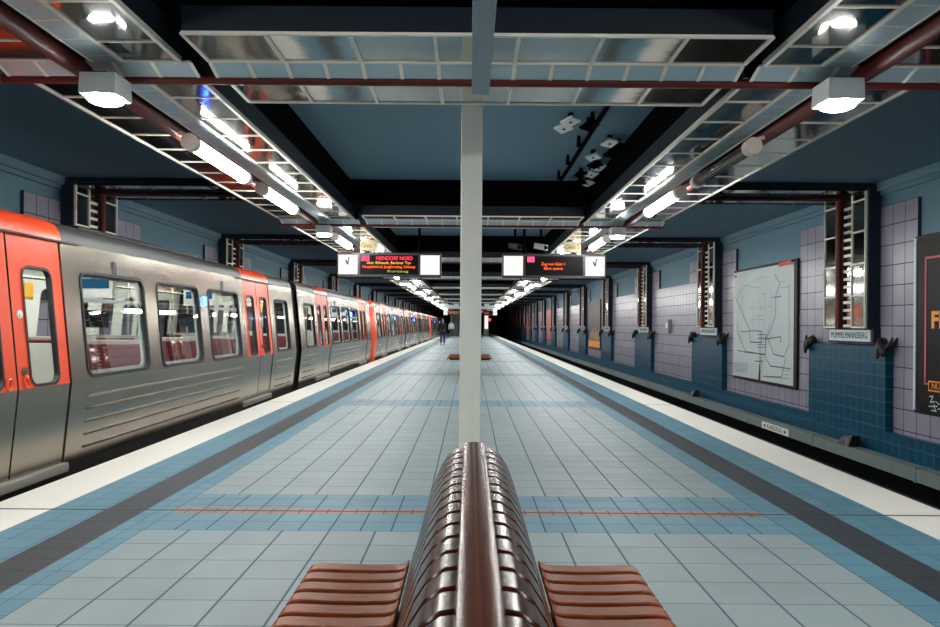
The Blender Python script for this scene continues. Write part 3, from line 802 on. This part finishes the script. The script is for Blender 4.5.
# ------------------------------------------------------------------ signs, clocks, displays
def display_board(left, near=True):
    sd = 'left' if left else 'right'
    r = thing('train_display', 'hanging train display with clock and lit panel over the %s track edge' % sd, 'display board', (0, 14.95, 0), 'hanging train displays')
    x0, x1 = (-2.716, -0.596) if left else (0.647, 2.76)
    z0, z1 = EYE+0.965, EYE+1.46
    box(x0, x1, 0, 0.17, z0, z1).build('case', 'boardcase', r, bevel=0.012)
    def glass(a, b, m, nm): return box(a, b, -0.008, 0.002, z0+0.05, z1-0.05).build(nm, m, r)
    cl = (x0+0.03, x0+0.42) if left else (x1-0.42, x1-0.03)
    bx = (x1-0.42, x1-0.03) if left else (x0+0.03, x0+0.42)
    led = (x0+0.47, x1-0.475) if left else (x0+0.475, x1-0.47)
    c = glass(*cl, 'lightbox', 'clock_face')
    cx, cz = sum(cl)/2, (z0+z1)/2
    hd = MB()
    for an, ln, wd in ((math.radians(118 if left else 112), 0.10, 0.016), (math.radians(82 if left else 80), 0.15, 0.011)):
        d = Vector((math.cos(an), 0, math.sin(an))); n_ = Vector((-d.z, 0, d.x))*wd; o_ = Vector((cx, -0.012, cz))
        hd.face([o_-n_, o_+n_, o_+n_+d*ln, o_-n_+d*ln])
    for i in range(12):
        an = i*math.pi/6; d = Vector((math.cos(an), 0, math.sin(an))); n_ = Vector((-d.z, 0, d.x))*0.003; o_ = Vector((cx, -0.0115, cz))
        hd.face([o_+d*0.15-n_, o_+d*0.15+n_, o_+d*0.17+n_, o_+d*0.17-n_])
    hd.build('clock_hands', 'ink', c)
    b = glass(*bx, 'lightbox', 'lit_panel')
    bc = sum(bx)/2
    text('lettering', 'Auskunft' if False else '- - - -', 0.06, face_near(bc, -0.010, cz-0.08), 'ledpink', b)
    l = glass(*led, 'ledblack', 'led_screen')
    lc = sum(led)/2
    if left:
        box(led[0]+0.02, led[0]+0.19, -0.012, -0.008, z1-0.175, z1-0.062).build('line_symbol', 'ledpink', l)
        text('lettering', 'U2', 0.10, face_near(led[0]+0.105, -0.013, z1-0.12), 'ink', l)
        text('lettering', 'NIENDORF NORD', 0.11, face_near(lc+0.11, -0.012, z1-0.118), 'ledred', l, 0.74)
        text('lettering', '\u00fcber Billstedt, Berliner Tor', 0.08, face_near(lc, -0.012, z1-0.21), 'ledyellow', l, 0.90)
        text('lettering', 'Hauptbahnhof, Jungfernstieg, Schlump', 0.08, face_near(lc, -0.012, z1-0.29), 'ledorange', l, 1.07)
        text('lettering', 'Kurzzug', 0.07, face_near(lc+0.18, -0.012, z1-0.38), 'ledgreen', l, 0.42)
    else:
        box(led[0]+0.03, led[0]+0.18, -0.012, -0.008, z1-0.175, z1-0.06).build('line_symbol', 'ledpink', l)
        text('lettering', 'Zug von Gleis 1', 0.085, face_near(lc-0.02, -0.012, z1-0.21), 'ledorange', l, 0.48)
        text('lettering', 'f\u00e4hrt zuerst', 0.085, face_near(lc-0.02, -0.012, z1-0.30), 'ledorange', l, 0.39)
    for x in ((-1.05, -2.1) if left else (1.1, 2.1)):
        MB().cyl((x, 0.12, z1-0.01), (x, 0.12, CEIL if abs(x) < 1.88 else ZF-0.012), 0.028, 10).build('hanger', 'black', r, smooth=40)
    return r
dl, dr = display_board(True), display_board(False)
dl['label'] = 'hanging display board with clock, four LED text lines, left of the column'
dr['label'] = 'hanging display board with clock, two LED text lines, right of the column'
copy_tree(dl, (0, 74.5, 0), 'tiny far display board with orange-red text, left of the column beyond the arrow sign')
copy_tree(dr, (0, 74.5, 0), 'tiny far display board with red text, right of the column beyond the arrow sign')
for nm, x, lab in (('Gleis 1', -2.06, 'small beige sign reading Gleis 1 hanging above the left display board'), ('Gleis 2', 2.06, 'small beige sign reading Gleis 2 hanging above the right display board')):
    r = thing('platform_sign', lab, 'sign', (x, 14.90, 0), 'beige track number signs')
    mb = MB(); lp = rrect(-0.175, 0.175, EYE+1.49, EYE+1.69, 0.04)
    mb.loft([[(p[0], y, p[1]) for p in lp] for y in (-0.03, 0.03)], cap=True); mb.build('panel', 'beige', r)
    text('lettering', nm, 0.13, face_near(0, -0.033, EYE+1.59), 'ink', r, 0.28)
    MB().cyl((-0.1, 0, EYE+1.685), (-0.1, 0, ZF-0.01), 0.01, 6).cyl((0.1, 0, EYE+1.685), (0.1, 0, ZF-0.01), 0.01, 6).build('hanger', 'iron', r)

# far exit sign with arrows
r = thing('exit_sign', 'wide pale grey hanging sign with black arrows far down the platform', 'sign', (0, 58, 0))
box(-2.1, 2.35, 0, 0.12, EYE+1.28, EYE+2.02).build('panel', mat('exit_grey', (176, 186, 184), 0.4, emit=(176, 186, 184), estr=0.18), r)
mb = MB()
def arrow(cx, cz, ang, k=1.0):
    R_ = Matrix.Rotation(ang, 2)
    pts = [(-0.28, -0.05), (0.0, -0.05), (0.0, -0.17), (0.28, 0), (0.0, 0.17), (0.0, 0.05), (-0.28, 0.05)]
    mb.face([(cx+(R_ @ Vector(p)).x*k, -0.004, cz+(R_ @ Vector(p)).y*k) for p in pts])
for cx, a in ((-1.55, math.pi*0.9), (-0.72, math.pi*1.25), (0.95, -math.pi*0.25), (1.75, math.pi*0.1)): arrow(cx, EYE+1.66, a)
mb.build('arrows', 'ink', r)
for x in (-1.4, 1.6): MB().cyl((x, 0.06, EYE+2.02), (x, 0.06, CEIL), 0.03, 8).build('hanger', 'black', r)

# station name signs under each wall frame (right wall)
def station_sign():
    r = thing('station_sign', '', 'sign')
    box(6.39, 6.5, -0.76, 0.70, 1.085, 1.325).build('backplate', 'navy', r)
    box(6.37, 6.40, -0.70, 0.64, 1.115, 1.305).build('panel', 'signwhite', r)
    text('lettering', 'M\u00dcMMELMANNSBERG', 0.15, face_plat(6.367, -0.03, 1.208), 'ink', r, 1.18)
    return r
ss = station_sign()
for k in range(0, 13):
    lab = 'white M\u00fcmmelmannsberg name plate above the blue tiled pilaster, %s from the camera' % ORD[k]
    if k == 0: ss.location = (0, 12.40, 0); ss['label'] = lab; ss['group'] = 'station name plates'
    else: copy_tree(ss, (0, 12.40+P*k, 0), lab)

# marker on the cable duct
r = thing('track_sign', 'small white plate reading Kurzzug between two arrows on the grey cable duct', 'sign', (6.05, 14.55, 0))
box(-0.012, 0.012, -0.62, 0.62, -0.735, -0.605).build('panel', 'white', r)
text('lettering', 'KURZZUG', 0.11, face_plat(-0.014, 0, -0.67), 'ink', r, 0.70)
mb = MB()
for s in (-1, 1): mb.face([(-0.014, s*0.44, -0.715), (-0.014, s*0.44, -0.625), (-0.014, s*0.54, -0.67)])
mb.build('arrows', 'ink', r)
# small grey signal boxes on the duct
for y, lab in ((11.95, 'small dark hooded box on the cable duct in front of the nearest pilaster'), (20.2, 'small dark box on the cable duct before the second pilaster')):
    r = thing('duct_box', lab, 'junction box', (6.17, y, -0.565))
    mb = MB(); mb.face([(-0.1, -0.17, 0), (0.1, -0.17, 0), (0.1, 0.17, 0), (-0.1, 0.17, 0)])
    mb.loft([[(-0.1, -0.17, 0), (0.1, -0.17, 0), (0.1, 0.17, 0), (-0.1, 0.17, 0)], [(-0.02, -0.15, 0.17), (0.1, -0.15, 0.17), (0.1, 0.17, 0.12), (-0.02, 0.17, 0.12)]], cap=True)
    mb.build('housing', 'iron', r); box(-0.125, -0.10, -0.19, -0.15, 0.0, 0.12).build('flap', 'grey', r)
sb = thing('switch_box', 'small pale switch box on the lilac tiles between second and third pilaster', 'switch box', (6.5, 23.9, 1.34))
box(-0.10, 0.0, -0.18, 0.18, -0.22, 0.22).build('housing', 'grey', sb, bevel=0.01); box(-0.112, -0.10, -0.1, 0.1, -0.05, 0.12).build('cover', 'white', sb)

# ------------------------------------------------------------------ network map on the wall
mp_ = thing('network_map', 'large pale rail network map in a dark frame on the right wall', 'map', (6.495, 0, 0.045))
YA, YZ = 14.50, 17.97
box(-0.05, 0.0, YA, YZ, 0.06, 2.66).build('backing', 'iron', mp_, bevel=0.01)
VB, VT = 0.12, 2.60
YR = YA+0.12
mb = MB(); n = 24
front = []
for i in range(n+1):
    y = YZ-0.02-(YZ-0.02-YR)*i/n; a = i/n
    front.append((y, -0.062-0.012*math.sin(a*5)-0.025*max(0, a-0.9)*10*0.3))
lo = [(x, y, VB) for y, x in front]; hi = [(x, y, VT-0.0) for y, x in front]
mb.strip(lo, hi); mb.strip([(x+0.012, y, z) for x, y, z in lo], [(x+0.012, y, z) for x, y, z in hi]); mb.strip(hi, [(x+0.012, y, z) for x, y, z in hi])
mb.build('sheet', 'mapsheet', mp_, smooth=40)
def m_pt(px, py):
    a = (px-45)/255; Z = 1/((1-a)/17.95+a/YR); Z = min(17.95, max(YR, Z))
    t, b_ = 105-20*a, 520+45*a
    return Z, VB+(b_-py)/(b_-t)*(VT-VB)
def mline(mb, pts, wd):
    q = [m_pt(*p) for p in pts]
    for (y0, z0), (y1, z1) in zip(q, q[1:]):
        d = Vector((y1-y0, z1-z0));
        if d.length < 1e-4: continue
        d.normalize(); nn = Vector((-d.y, d.x))*wd/2
        mb.face([(-0.082, y0-nn.x, z0-nn.y), (-0.082, y0+nn.x, z0+nn.y), (-0.082, y1+nn.x, z1+nn.y), (-0.082, y1-nn.x, z1-nn.y)])
mb = MB()
for pl in ([(55, 200), (70, 235), (118, 340)], [(118, 342), (170, 347), (170, 392), (120, 388), (118, 342)], [(80, 345), (118, 345)], [(185, 385), (205, 345), (228, 290), (228, 210), (245, 165), (222, 125)],
           [(65, 300), (65, 345), (100, 425), (185, 440)], [(66, 420), (100, 428), (185, 440)], [(185, 378), (250, 372)], [(197, 380), (222, 440), (265, 450), (287, 400), (285, 170)],
           [(163, 345), (162, 520)], [(186, 385), (185, 450), (207, 485), (295, 498)], [(175, 525), (255, 530), (272, 455)], [(215, 217), (250, 215)], [(140, 465), (175, 466)], [(185, 365), (185, 395)]): mline(mb, pl, 0.022)
for z in (360, 375, 400, 410): mline(mb, [(150, z), (190, z)], 0.014)
mb.build('map_lines', 'mapline', mp_)
mb = MB()
for pl in ([(133, 225), (133, 340)], [(150, 180), (165, 260), (150, 340)], [(180, 190), (180, 330)], [(208, 190), (208, 300), (190, 370)], [(65, 215), (85, 170), (120, 150), (180, 130)], [(150, 255), (175, 255)],
           [(245, 160), (270, 158)], [(75, 112), (150, 101)], [(75, 121), (125, 115)], [(245, 182), (285, 180)], [(110, 250), (130, 250)], [(140, 285), (175, 285)], [(165, 200), (185, 200)], [(85, 250), (85, 180)],
           [(120, 300), (175, 300)], [(195, 250), (210, 250)], [(60, 200), (85, 165)], [(100, 160), (160, 175)], [(255, 520), (290, 520)], [(255, 535), (290, 535)], [(260, 505), (290, 505)]): mline(mb, pl, 0.018)
for i in range(8): mline(mb, [(50, 470+5*i), (112, 474+5*i)], 0.014)
mb.build('faint_lines', 'mapline2', mp_)
mb = MB(); q = [m_pt(*p) for p in ((240, 82), (294, 75), (294, 92), (240, 98))]; mb.face([(-0.082, y, z-0.01) for y, z in q]); mline(mb, [(250, 372), (250, 395)], 0.03); mline(mb, [(50, 120), (62, 119)], 0.06)
mb.build('red_block', 'mapred', mp_)
mb = MB(); q = [m_pt(*p) for p in ((157, 545), (164, 546), (163, 470), (160, 480))]; mb.face([(-0.083, y, max(z, VB)) for y, z in q]); mb.build('tear', 'iron', mp_)

# posters
def poster(y0, lab, m):
    r = thing('wall_poster', lab, 'poster', (6.495, y0, 0.045), None)
    box(-0.05, 0, 0, 3.46, 0.09, 2.62).build('backing', 'iron', r, bevel=0.01)
    lp = rrect(0.03, 3.42, 0.13, 2.58, 0.08)
    mb = MB(); mb.loft([[(x, p[0], p[1]) for p in lp] for x in (-0.045, -0.058)], cap=True); mb.build('sheet', m, r)
    return r
pp = poster(7.20, 'black poster with pink neon outline and yellow lettering at the right picture edge', 'poster')
for y in (0.02, 3.40): box(-0.07, -0.05, y, y+0.05, 0.12, 2.59).build('frame_edge', 'signwhite', pp)
nl = MB(); 
YL, YRr = 3.20, 0.25
for a in ((YL, YRr, 2.27, 2.30), (YL, YRr, 0.50, 0.525)): nl.box(-0.064, -0.058, a[1], a[0], a[2], a[3])
nl.box(-0.064, -0.058, YL-0.03, YL, 0.50, 2.30); nl.box(-0.064, -0.058, YRr, YRr+0.03, 0.50, 2.30)
nl.build('neon_outline', 'neon', pp)
text('lettering', 'FE', 0.32, face_plat(-0.062, 3.06, 1.40), 'pyellow', pp, 0.34, align='LEFT', bold=0.012)
box(-0.066, -0.058, 2.5, 3.10, 0.415, 0.56).build('label_box', 'pyellow', pp); box(-0.069, -0.066, 2.52, 3.08, 0.435, 0.54).build('label_field', 'poster', pp)
text('lettering', 'NUR', 0.11, face_plat(-0.071, 2.89, 0.487), 'pyellow', pp, 0.26)
sc_ = MB()
for (ya, za), (yb_, zb_) in (((3.08, 0.36), (3.0, 0.37)), ((3.0, 0.37), (3.06, 0.28)), ((3.06, 0.28), (2.96, 0.30)), ((3.1, 0.22), (2.9, 0.24)), ((2.98, 0.26), (2.95, 0.18)), ((2.94, 0.30), (2.86, 0.27)), ((2.9, 0.2), (2.8, 0.22)), ((3.04, 0.17), (2.92, 0.17))):
    za -= 0.02; zb_ -= 0.02
    d = Vector((yb_-ya, zb_-za)).normalized(); nn = Vector((-d.y, d.x))*0.008
    sc_.face([(-0.062, ya-nn.x, za-nn.y), (-0.062, ya+nn.x, za+nn.y), (-0.062, yb_+nn.x, zb_+nn.y), (-0.062, yb_-nn.x, zb_-nn.y)])
sc_.build('white_scribble', 'signwhite', pp)
p2 = poster(36.35, 'dark brown poster with orange foot strip on the right wall between fourth and fifth pilaster', 'pbrown')
box(-0.064, -0.058, 0.1, 3.36, 0.20, 0.52).build('foot_strip', 'pyellow', p2)
mb = MB()
for i in range(7): mb.box(-0.063, -0.058, 0.5+0.35*i, 0.68+0.35*i, 0.6, 0.9+0.5*random.random())
mb.build('picture', mat('poster_gold', (196, 140, 52), 0.5, noise=0.4), p2)
poster(36.35+P*3, 'salmon pink poster on the right wall, halfway down the track', 'psalmon')
poster(36.35+P*6, 'far reddish poster on the right wall near the dark tunnel mouth', 'psalmon')

# ------------------------------------------------------------------ hare sculptures on the pilaster corners
def skinned(name, joints, edges, mname, parent=None, sub=1, loc=None):
    me = bpy.data.meshes.new(name); me.from_pydata([j[:3] for j in joints], edges, [])
    bm = bmesh.new(); bm.from_mesh(me); ly = bm.verts.layers.skin.verify(); bm.verts.ensure_lookup_table()
    for i, j in enumerate(joints):
        bm.verts[i][ly].radius = (j[3], j[4] if len(j) > 4 else j[3])
    bm.verts[0][ly].use_root = True
    bm.to_mesh(me); bm.free()
    me.materials.append(M[mname]); o = bpy.data.objects.new(name, me); COL.objects.link(o)
    sk = o.modifiers.new('skin', 'SKIN'); sk.use_smooth_shade = True
    if sub: ss_ = o.modifiers.new('sub', 'SUBSURF'); ss_.levels = sub; ss_.render_levels = sub
    if parent: o.parent = parent
    if loc: o.location = loc
    bpy.context.view_layer.update()
    dg = bpy.context.evaluated_depsgraph_get(); me2 = bpy.data.meshes.new_from_object(o.evaluated_get(dg))
    o.modifiers.clear(); o.data = me2
    return o
def hare(d):
    """hare leaning out over the corner; d=-1 looks to the near side (-y)"""
    J = [(0.0, 0.10*-d, 0.06, 0.10), (-0.04, 0.0, 0.03, 0.13), (-0.07, d*0.14, -0.02, 0.12), (-0.10, d*0.24, -0.10, 0.075), (-0.12, d*0.30, -0.17, 0.095), (-0.15, d*0.38, -0.24, 0.05),
         (-0.02, d*0.34, -0.08, 0.030), (0.06, d*0.44, 0.02, 0.045), (0.12, d*0.48, 0.14, 0.018),
         (-0.10, d*0.38, -0.08, 0.030), (-0.06, d*0.52, 0.00, 0.045), (-0.03, d*0.60, 0.13, 0.018),
         (-0.17, d*0.12, -0.12, 0.050), (-0.18, d*0.14, -0.28, 0.035), (-0.02, d*0.20, -0.18, 0.045), (0.0, d*0.20, -0.32, 0.033)]
    E = [(0, 1), (1, 2), (2, 3), (3, 4), (4, 5), (4, 6), (6, 7), (7, 8), (4, 9), (9, 10), (10, 11), (2, 12), (12, 13), (2, 14), (14, 15)]
    J = [(x*0.8, y*0.46, z*0.85, r_*0.78) for x, y, z, r_ in J]
    return J, E
protoh = {}
for d, wd in ((-1, 'near'), (1, 'far')):
    J, E = hare(d)
    for k in range(0, 9):
        y = 12.54+P*k+d*1.15
        if k == 0:
            o = skinned('hare_sculpture', J, E, 'bronze', sub=1)
            protoh[d] = o
        else:
            o = protoh[d].copy(); COL.objects.link(o)
        o.location = (6.42, y, 1.09)
        tag(o, 'dark hare sculpture leaning over the %s corner of the %s blue pilaster' % (wd, ORD[k]), 'sculpture', 'hare sculptures on pilasters')

# ------------------------------------------------------------------ ceiling spot plates and cameras
trk = thing('spotlight_track', 'thin black track with short stubs under the blue ceiling right of the column', 'track', (1.36, 0, 0))
MB().cyl((0, 5.8, CEIL-0.10), (0, 11.25, CEIL-0.10), 0.028, 10).build('rail', 'black', trk, smooth=40)
for y in (6.9, 7.9, 8.9, 9.9, 10.9): MB().cyl((-0.06, y, CEIL-0.13), (-0.06, y, CEIL-0.0), 0.028, 8, r2=0.02).cyl((0, y, CEIL-0.1), (-0.06, y, CEIL-0.1), 0.015, 6).build('stub', 'black', trk)
SP = [(1.02, 7.57, 1, 20), (0.985, 7.83, 1, 28), (1.59, 8.45, 1, 5), (1.516, 9.15, 1, 35), (1.69, 9.75, 1, 0), (1.666, 10.2, 1, 8), (1.72, 10.85, 1, 15), (1.24, 7.74, 0, 10), (1.72, 8.62, 0, 12), (1.71, 8.98, 0, 5), (1.62, 9.62, 0, 20), (1.526, 10.2, 0, 0), (1.6, 10.8, 0, 30)]
desc = ['white square spot plate, nearest of the pair left of the black track', 'white square spot plate, farther of the pair left of the black track', 'white square spot plate nearest on the right of the black track', 'big tilted white spot plate beside the middle of the black track', 'small white spot plate fifth along the black track', 'small white spot plate sixth along the black track', 'last white spot plate before the black beam', 'dark square spot plate left of the black track', 'dark spot plate beside the nearest white one right of the track', 'wide dark spot plate next to the big tilted white one', 'dark spot plate over the fifth white one', 'dark spot plate left of the sixth white one', 'last dark spot plate before the black beam']
for (x, y, wh, a), lab in zip(SP, desc):
    r = thing('ceiling_spot', lab, 'spotlight', (x*1.05, y*1.05, CEIL), 'spot plates under the blue ceiling', math.radians(a))
    t = Matrix.Rotation(math.radians(-a), 4, 'Z') @ Matrix.Translation((0, 0, -0.09)) @ Matrix.Rotation(math.radians(-14), 4, 'X') @ Matrix.Rotation(math.radians(a+20), 4, 'Z')
    MB().box(-0.075, 0.075, -0.085, 0.085, -0.012, 0.012, 0, t).build('plate', 'white' if wh else 'black', r)
    if wh: MB().cyl(t @ Vector((0, 0, -0.012)), t @ Vector((0, 0, -0.018)), 0.016, 10).build('socket', 'black', r)
    MB().cyl((0, 0, 0), (0, 0, -0.085), 0.03, 8).build('stem', 'black', r)
for x, y, m_, lab in ((0.98, 16.2, 'iron', 'small dark security camera left above the right display board'), (1.55, 16.2, 'lampbody', 'pale security camera above the right display board beside the Gleis 2 sign')):
    r = thing('security_camera', lab, 'camera', (x, y, EYE+1.74), 'security cameras')
    t = Matrix.Rotation(math.radians(35), 4, 'Z') @ Matrix.Rotation(math.radians(12), 4, 'X')
    MB().box(-0.07, 0.07, -0.16, 0.16, -0.06, 0.06, 0, t).build('housing', m_, r, bevel=0.01)
    MB().cyl(t @ Vector((0, -0.16, 0)), t @ Vector((0, -0.19, 0)), 0.045, 12).build('lens', 'black', r)
    MB().cyl((0, 0, 0.05), (0, 0, CEIL-EYE-1.74), 0.025, 8).build('stem', 'black', r)

# ------------------------------------------------------------------ people far down the platform
def person(name, lab, loc, top, legs, stride=0.16, rz=0.0):
    r = thing(name, lab, 'person', loc, None, rz)
    J = [(0, 0, 0.93, 0.13, 0.10), (0, 0, 1.12, 0.12, 0.09), (0, 0, 1.32, 0.15, 0.10), (0, 0, 1.45, 0.07, 0.06), (0, 0.01, 1.53, 0.05), (0, 0.02, 1.63, 0.085, 0.10), (0, 0.02, 1.70, 0.07),
         (0.10, 0, 0.86, 0.085), (0.11, stride*0.6, 0.48, 0.06), (0.11, stride, 0.10, 0.042), (0.11, stride+0.14, 0.04, 0.035),
         (-0.10, 0, 0.86, 0.085), (-0.10, -stride*0.3, 0.48, 0.06), (-0.10, -stride*1.2, 0.12, 0.042), (-0.10, -stride*1.2+0.13, 0.045, 0.035),
         (0.19, 0, 1.40, 0.055), (0.24, -0.05, 1.13, 0.042), (0.24, 0.04, 0.88, 0.034), (0.235, 0.07, 0.79, 0.03),
         (-0.19, 0, 1.40, 0.055), (-0.24, 0.02, 1.13, 0.042), (-0.23, 0.10, 0.90, 0.034), (-0.225, 0.13, 0.81, 0.03)]
    E = [(0, 1), (1, 2), (2, 3), (3, 4), (4, 5), (5, 6), (0, 7), (7, 8), (8, 9), (9, 10), (0, 11), (11, 12), (12, 13), (13, 14), (2, 15), (15, 16), (16, 17), (17, 18), (2, 19), (19, 20), (20, 21), (21, 22)]
    skinned('body', J, E, 'skin', r, 2)
    g = 0.02
    T = [(*j[:3], j[3]+g, (j[4] if len(j) > 4 else j[3])+g) for j in J]
    idx = [0, 1, 2, 3, 15, 16, 17, 19, 20, 21]; mp = {a: i for i, a in enumerate(idx)}
    skinned('jacket', [T[i] for i in idx]+[(0, 0, 0.80, 0.175, 0.13)], [(mp[a], mp[b]) for a, b in E if a in mp and b in mp]+[(0, len(idx))], top, r, 2)
    idx = [0, 7, 8, 9, 11, 12, 13]; mp = {a: i for i, a in enumerate(idx)}
    skinned('trousers', [T[i] for i in idx], [(mp[a], mp[b]) for a, b in E if a in mp and b in mp], legs, r, 2)
    for a, b in ((9, 10), (13, 14)):
        skinned('shoe', [(*J[a][:2], 0.06, 0.05), (J[b][0], J[b][1]+0.02, 0.045, 0.045)], [(0, 1)], 'shoe', r, 1)
    skinned('hair', [(0, -0.01, 1.66, 0.10, 0.105), (0, 0.0, 1.73, 0.085, 0.09)], [(0, 1)], 'hair', r, 2)
    return r
person('person', 'person in a black jacket and dark trousers walking away along the left platform side', (-1.80, 48.5, 0), 'jacket', 'jeans')
person('person', 'smaller farther person in a pale top and dark trousers walking away beside the first', (-1.95, 76, 0), 'shirt', 'jeans', 0.12)

# ------------------------------------------------------------------ far end of the platform
r = thing('stair_enclosure', 'grey clad enclosure at the far platform end left of the column', 'enclosure', (-1.95, 92, 0))
box(-0.55, 0.55, 0, 6, 0, 2.75).build('cladding', 'grey', r); box(-0.5, -0.30, -0.02, 0, 0.1, 2.6).build('edge_strip', 'white', r)
r = thing('lit_pillar', 'tall narrow white lit sign pillar far right of the column', 'sign', (1.95, 88, 0))
box(-0.28, 0.28, 0, 0.3, 0, 2.6).build('post', 'grey', r); box(-0.2, 0.2, -0.02, 0, 0.9, 2.5).build('lit_face', 'lightbox', r)
r = thing('signal_lamp', 'red signal lamp on a dark post at the far right end of the platform', 'signal', (2.55, 96, 0))
MB().cyl((0, 0, 0), (0, 0, 1.7), 0.05, 8).build('post', 'iron', r); box(-0.22, 0.22, 0, 0.2, 1.7, 2.5).build('hood', 'black', r)
MB().cyl((0, -0.03, 2.05), (0, 0.0, 2.05), 0.16, 14).build('lens', 'signalred', r)
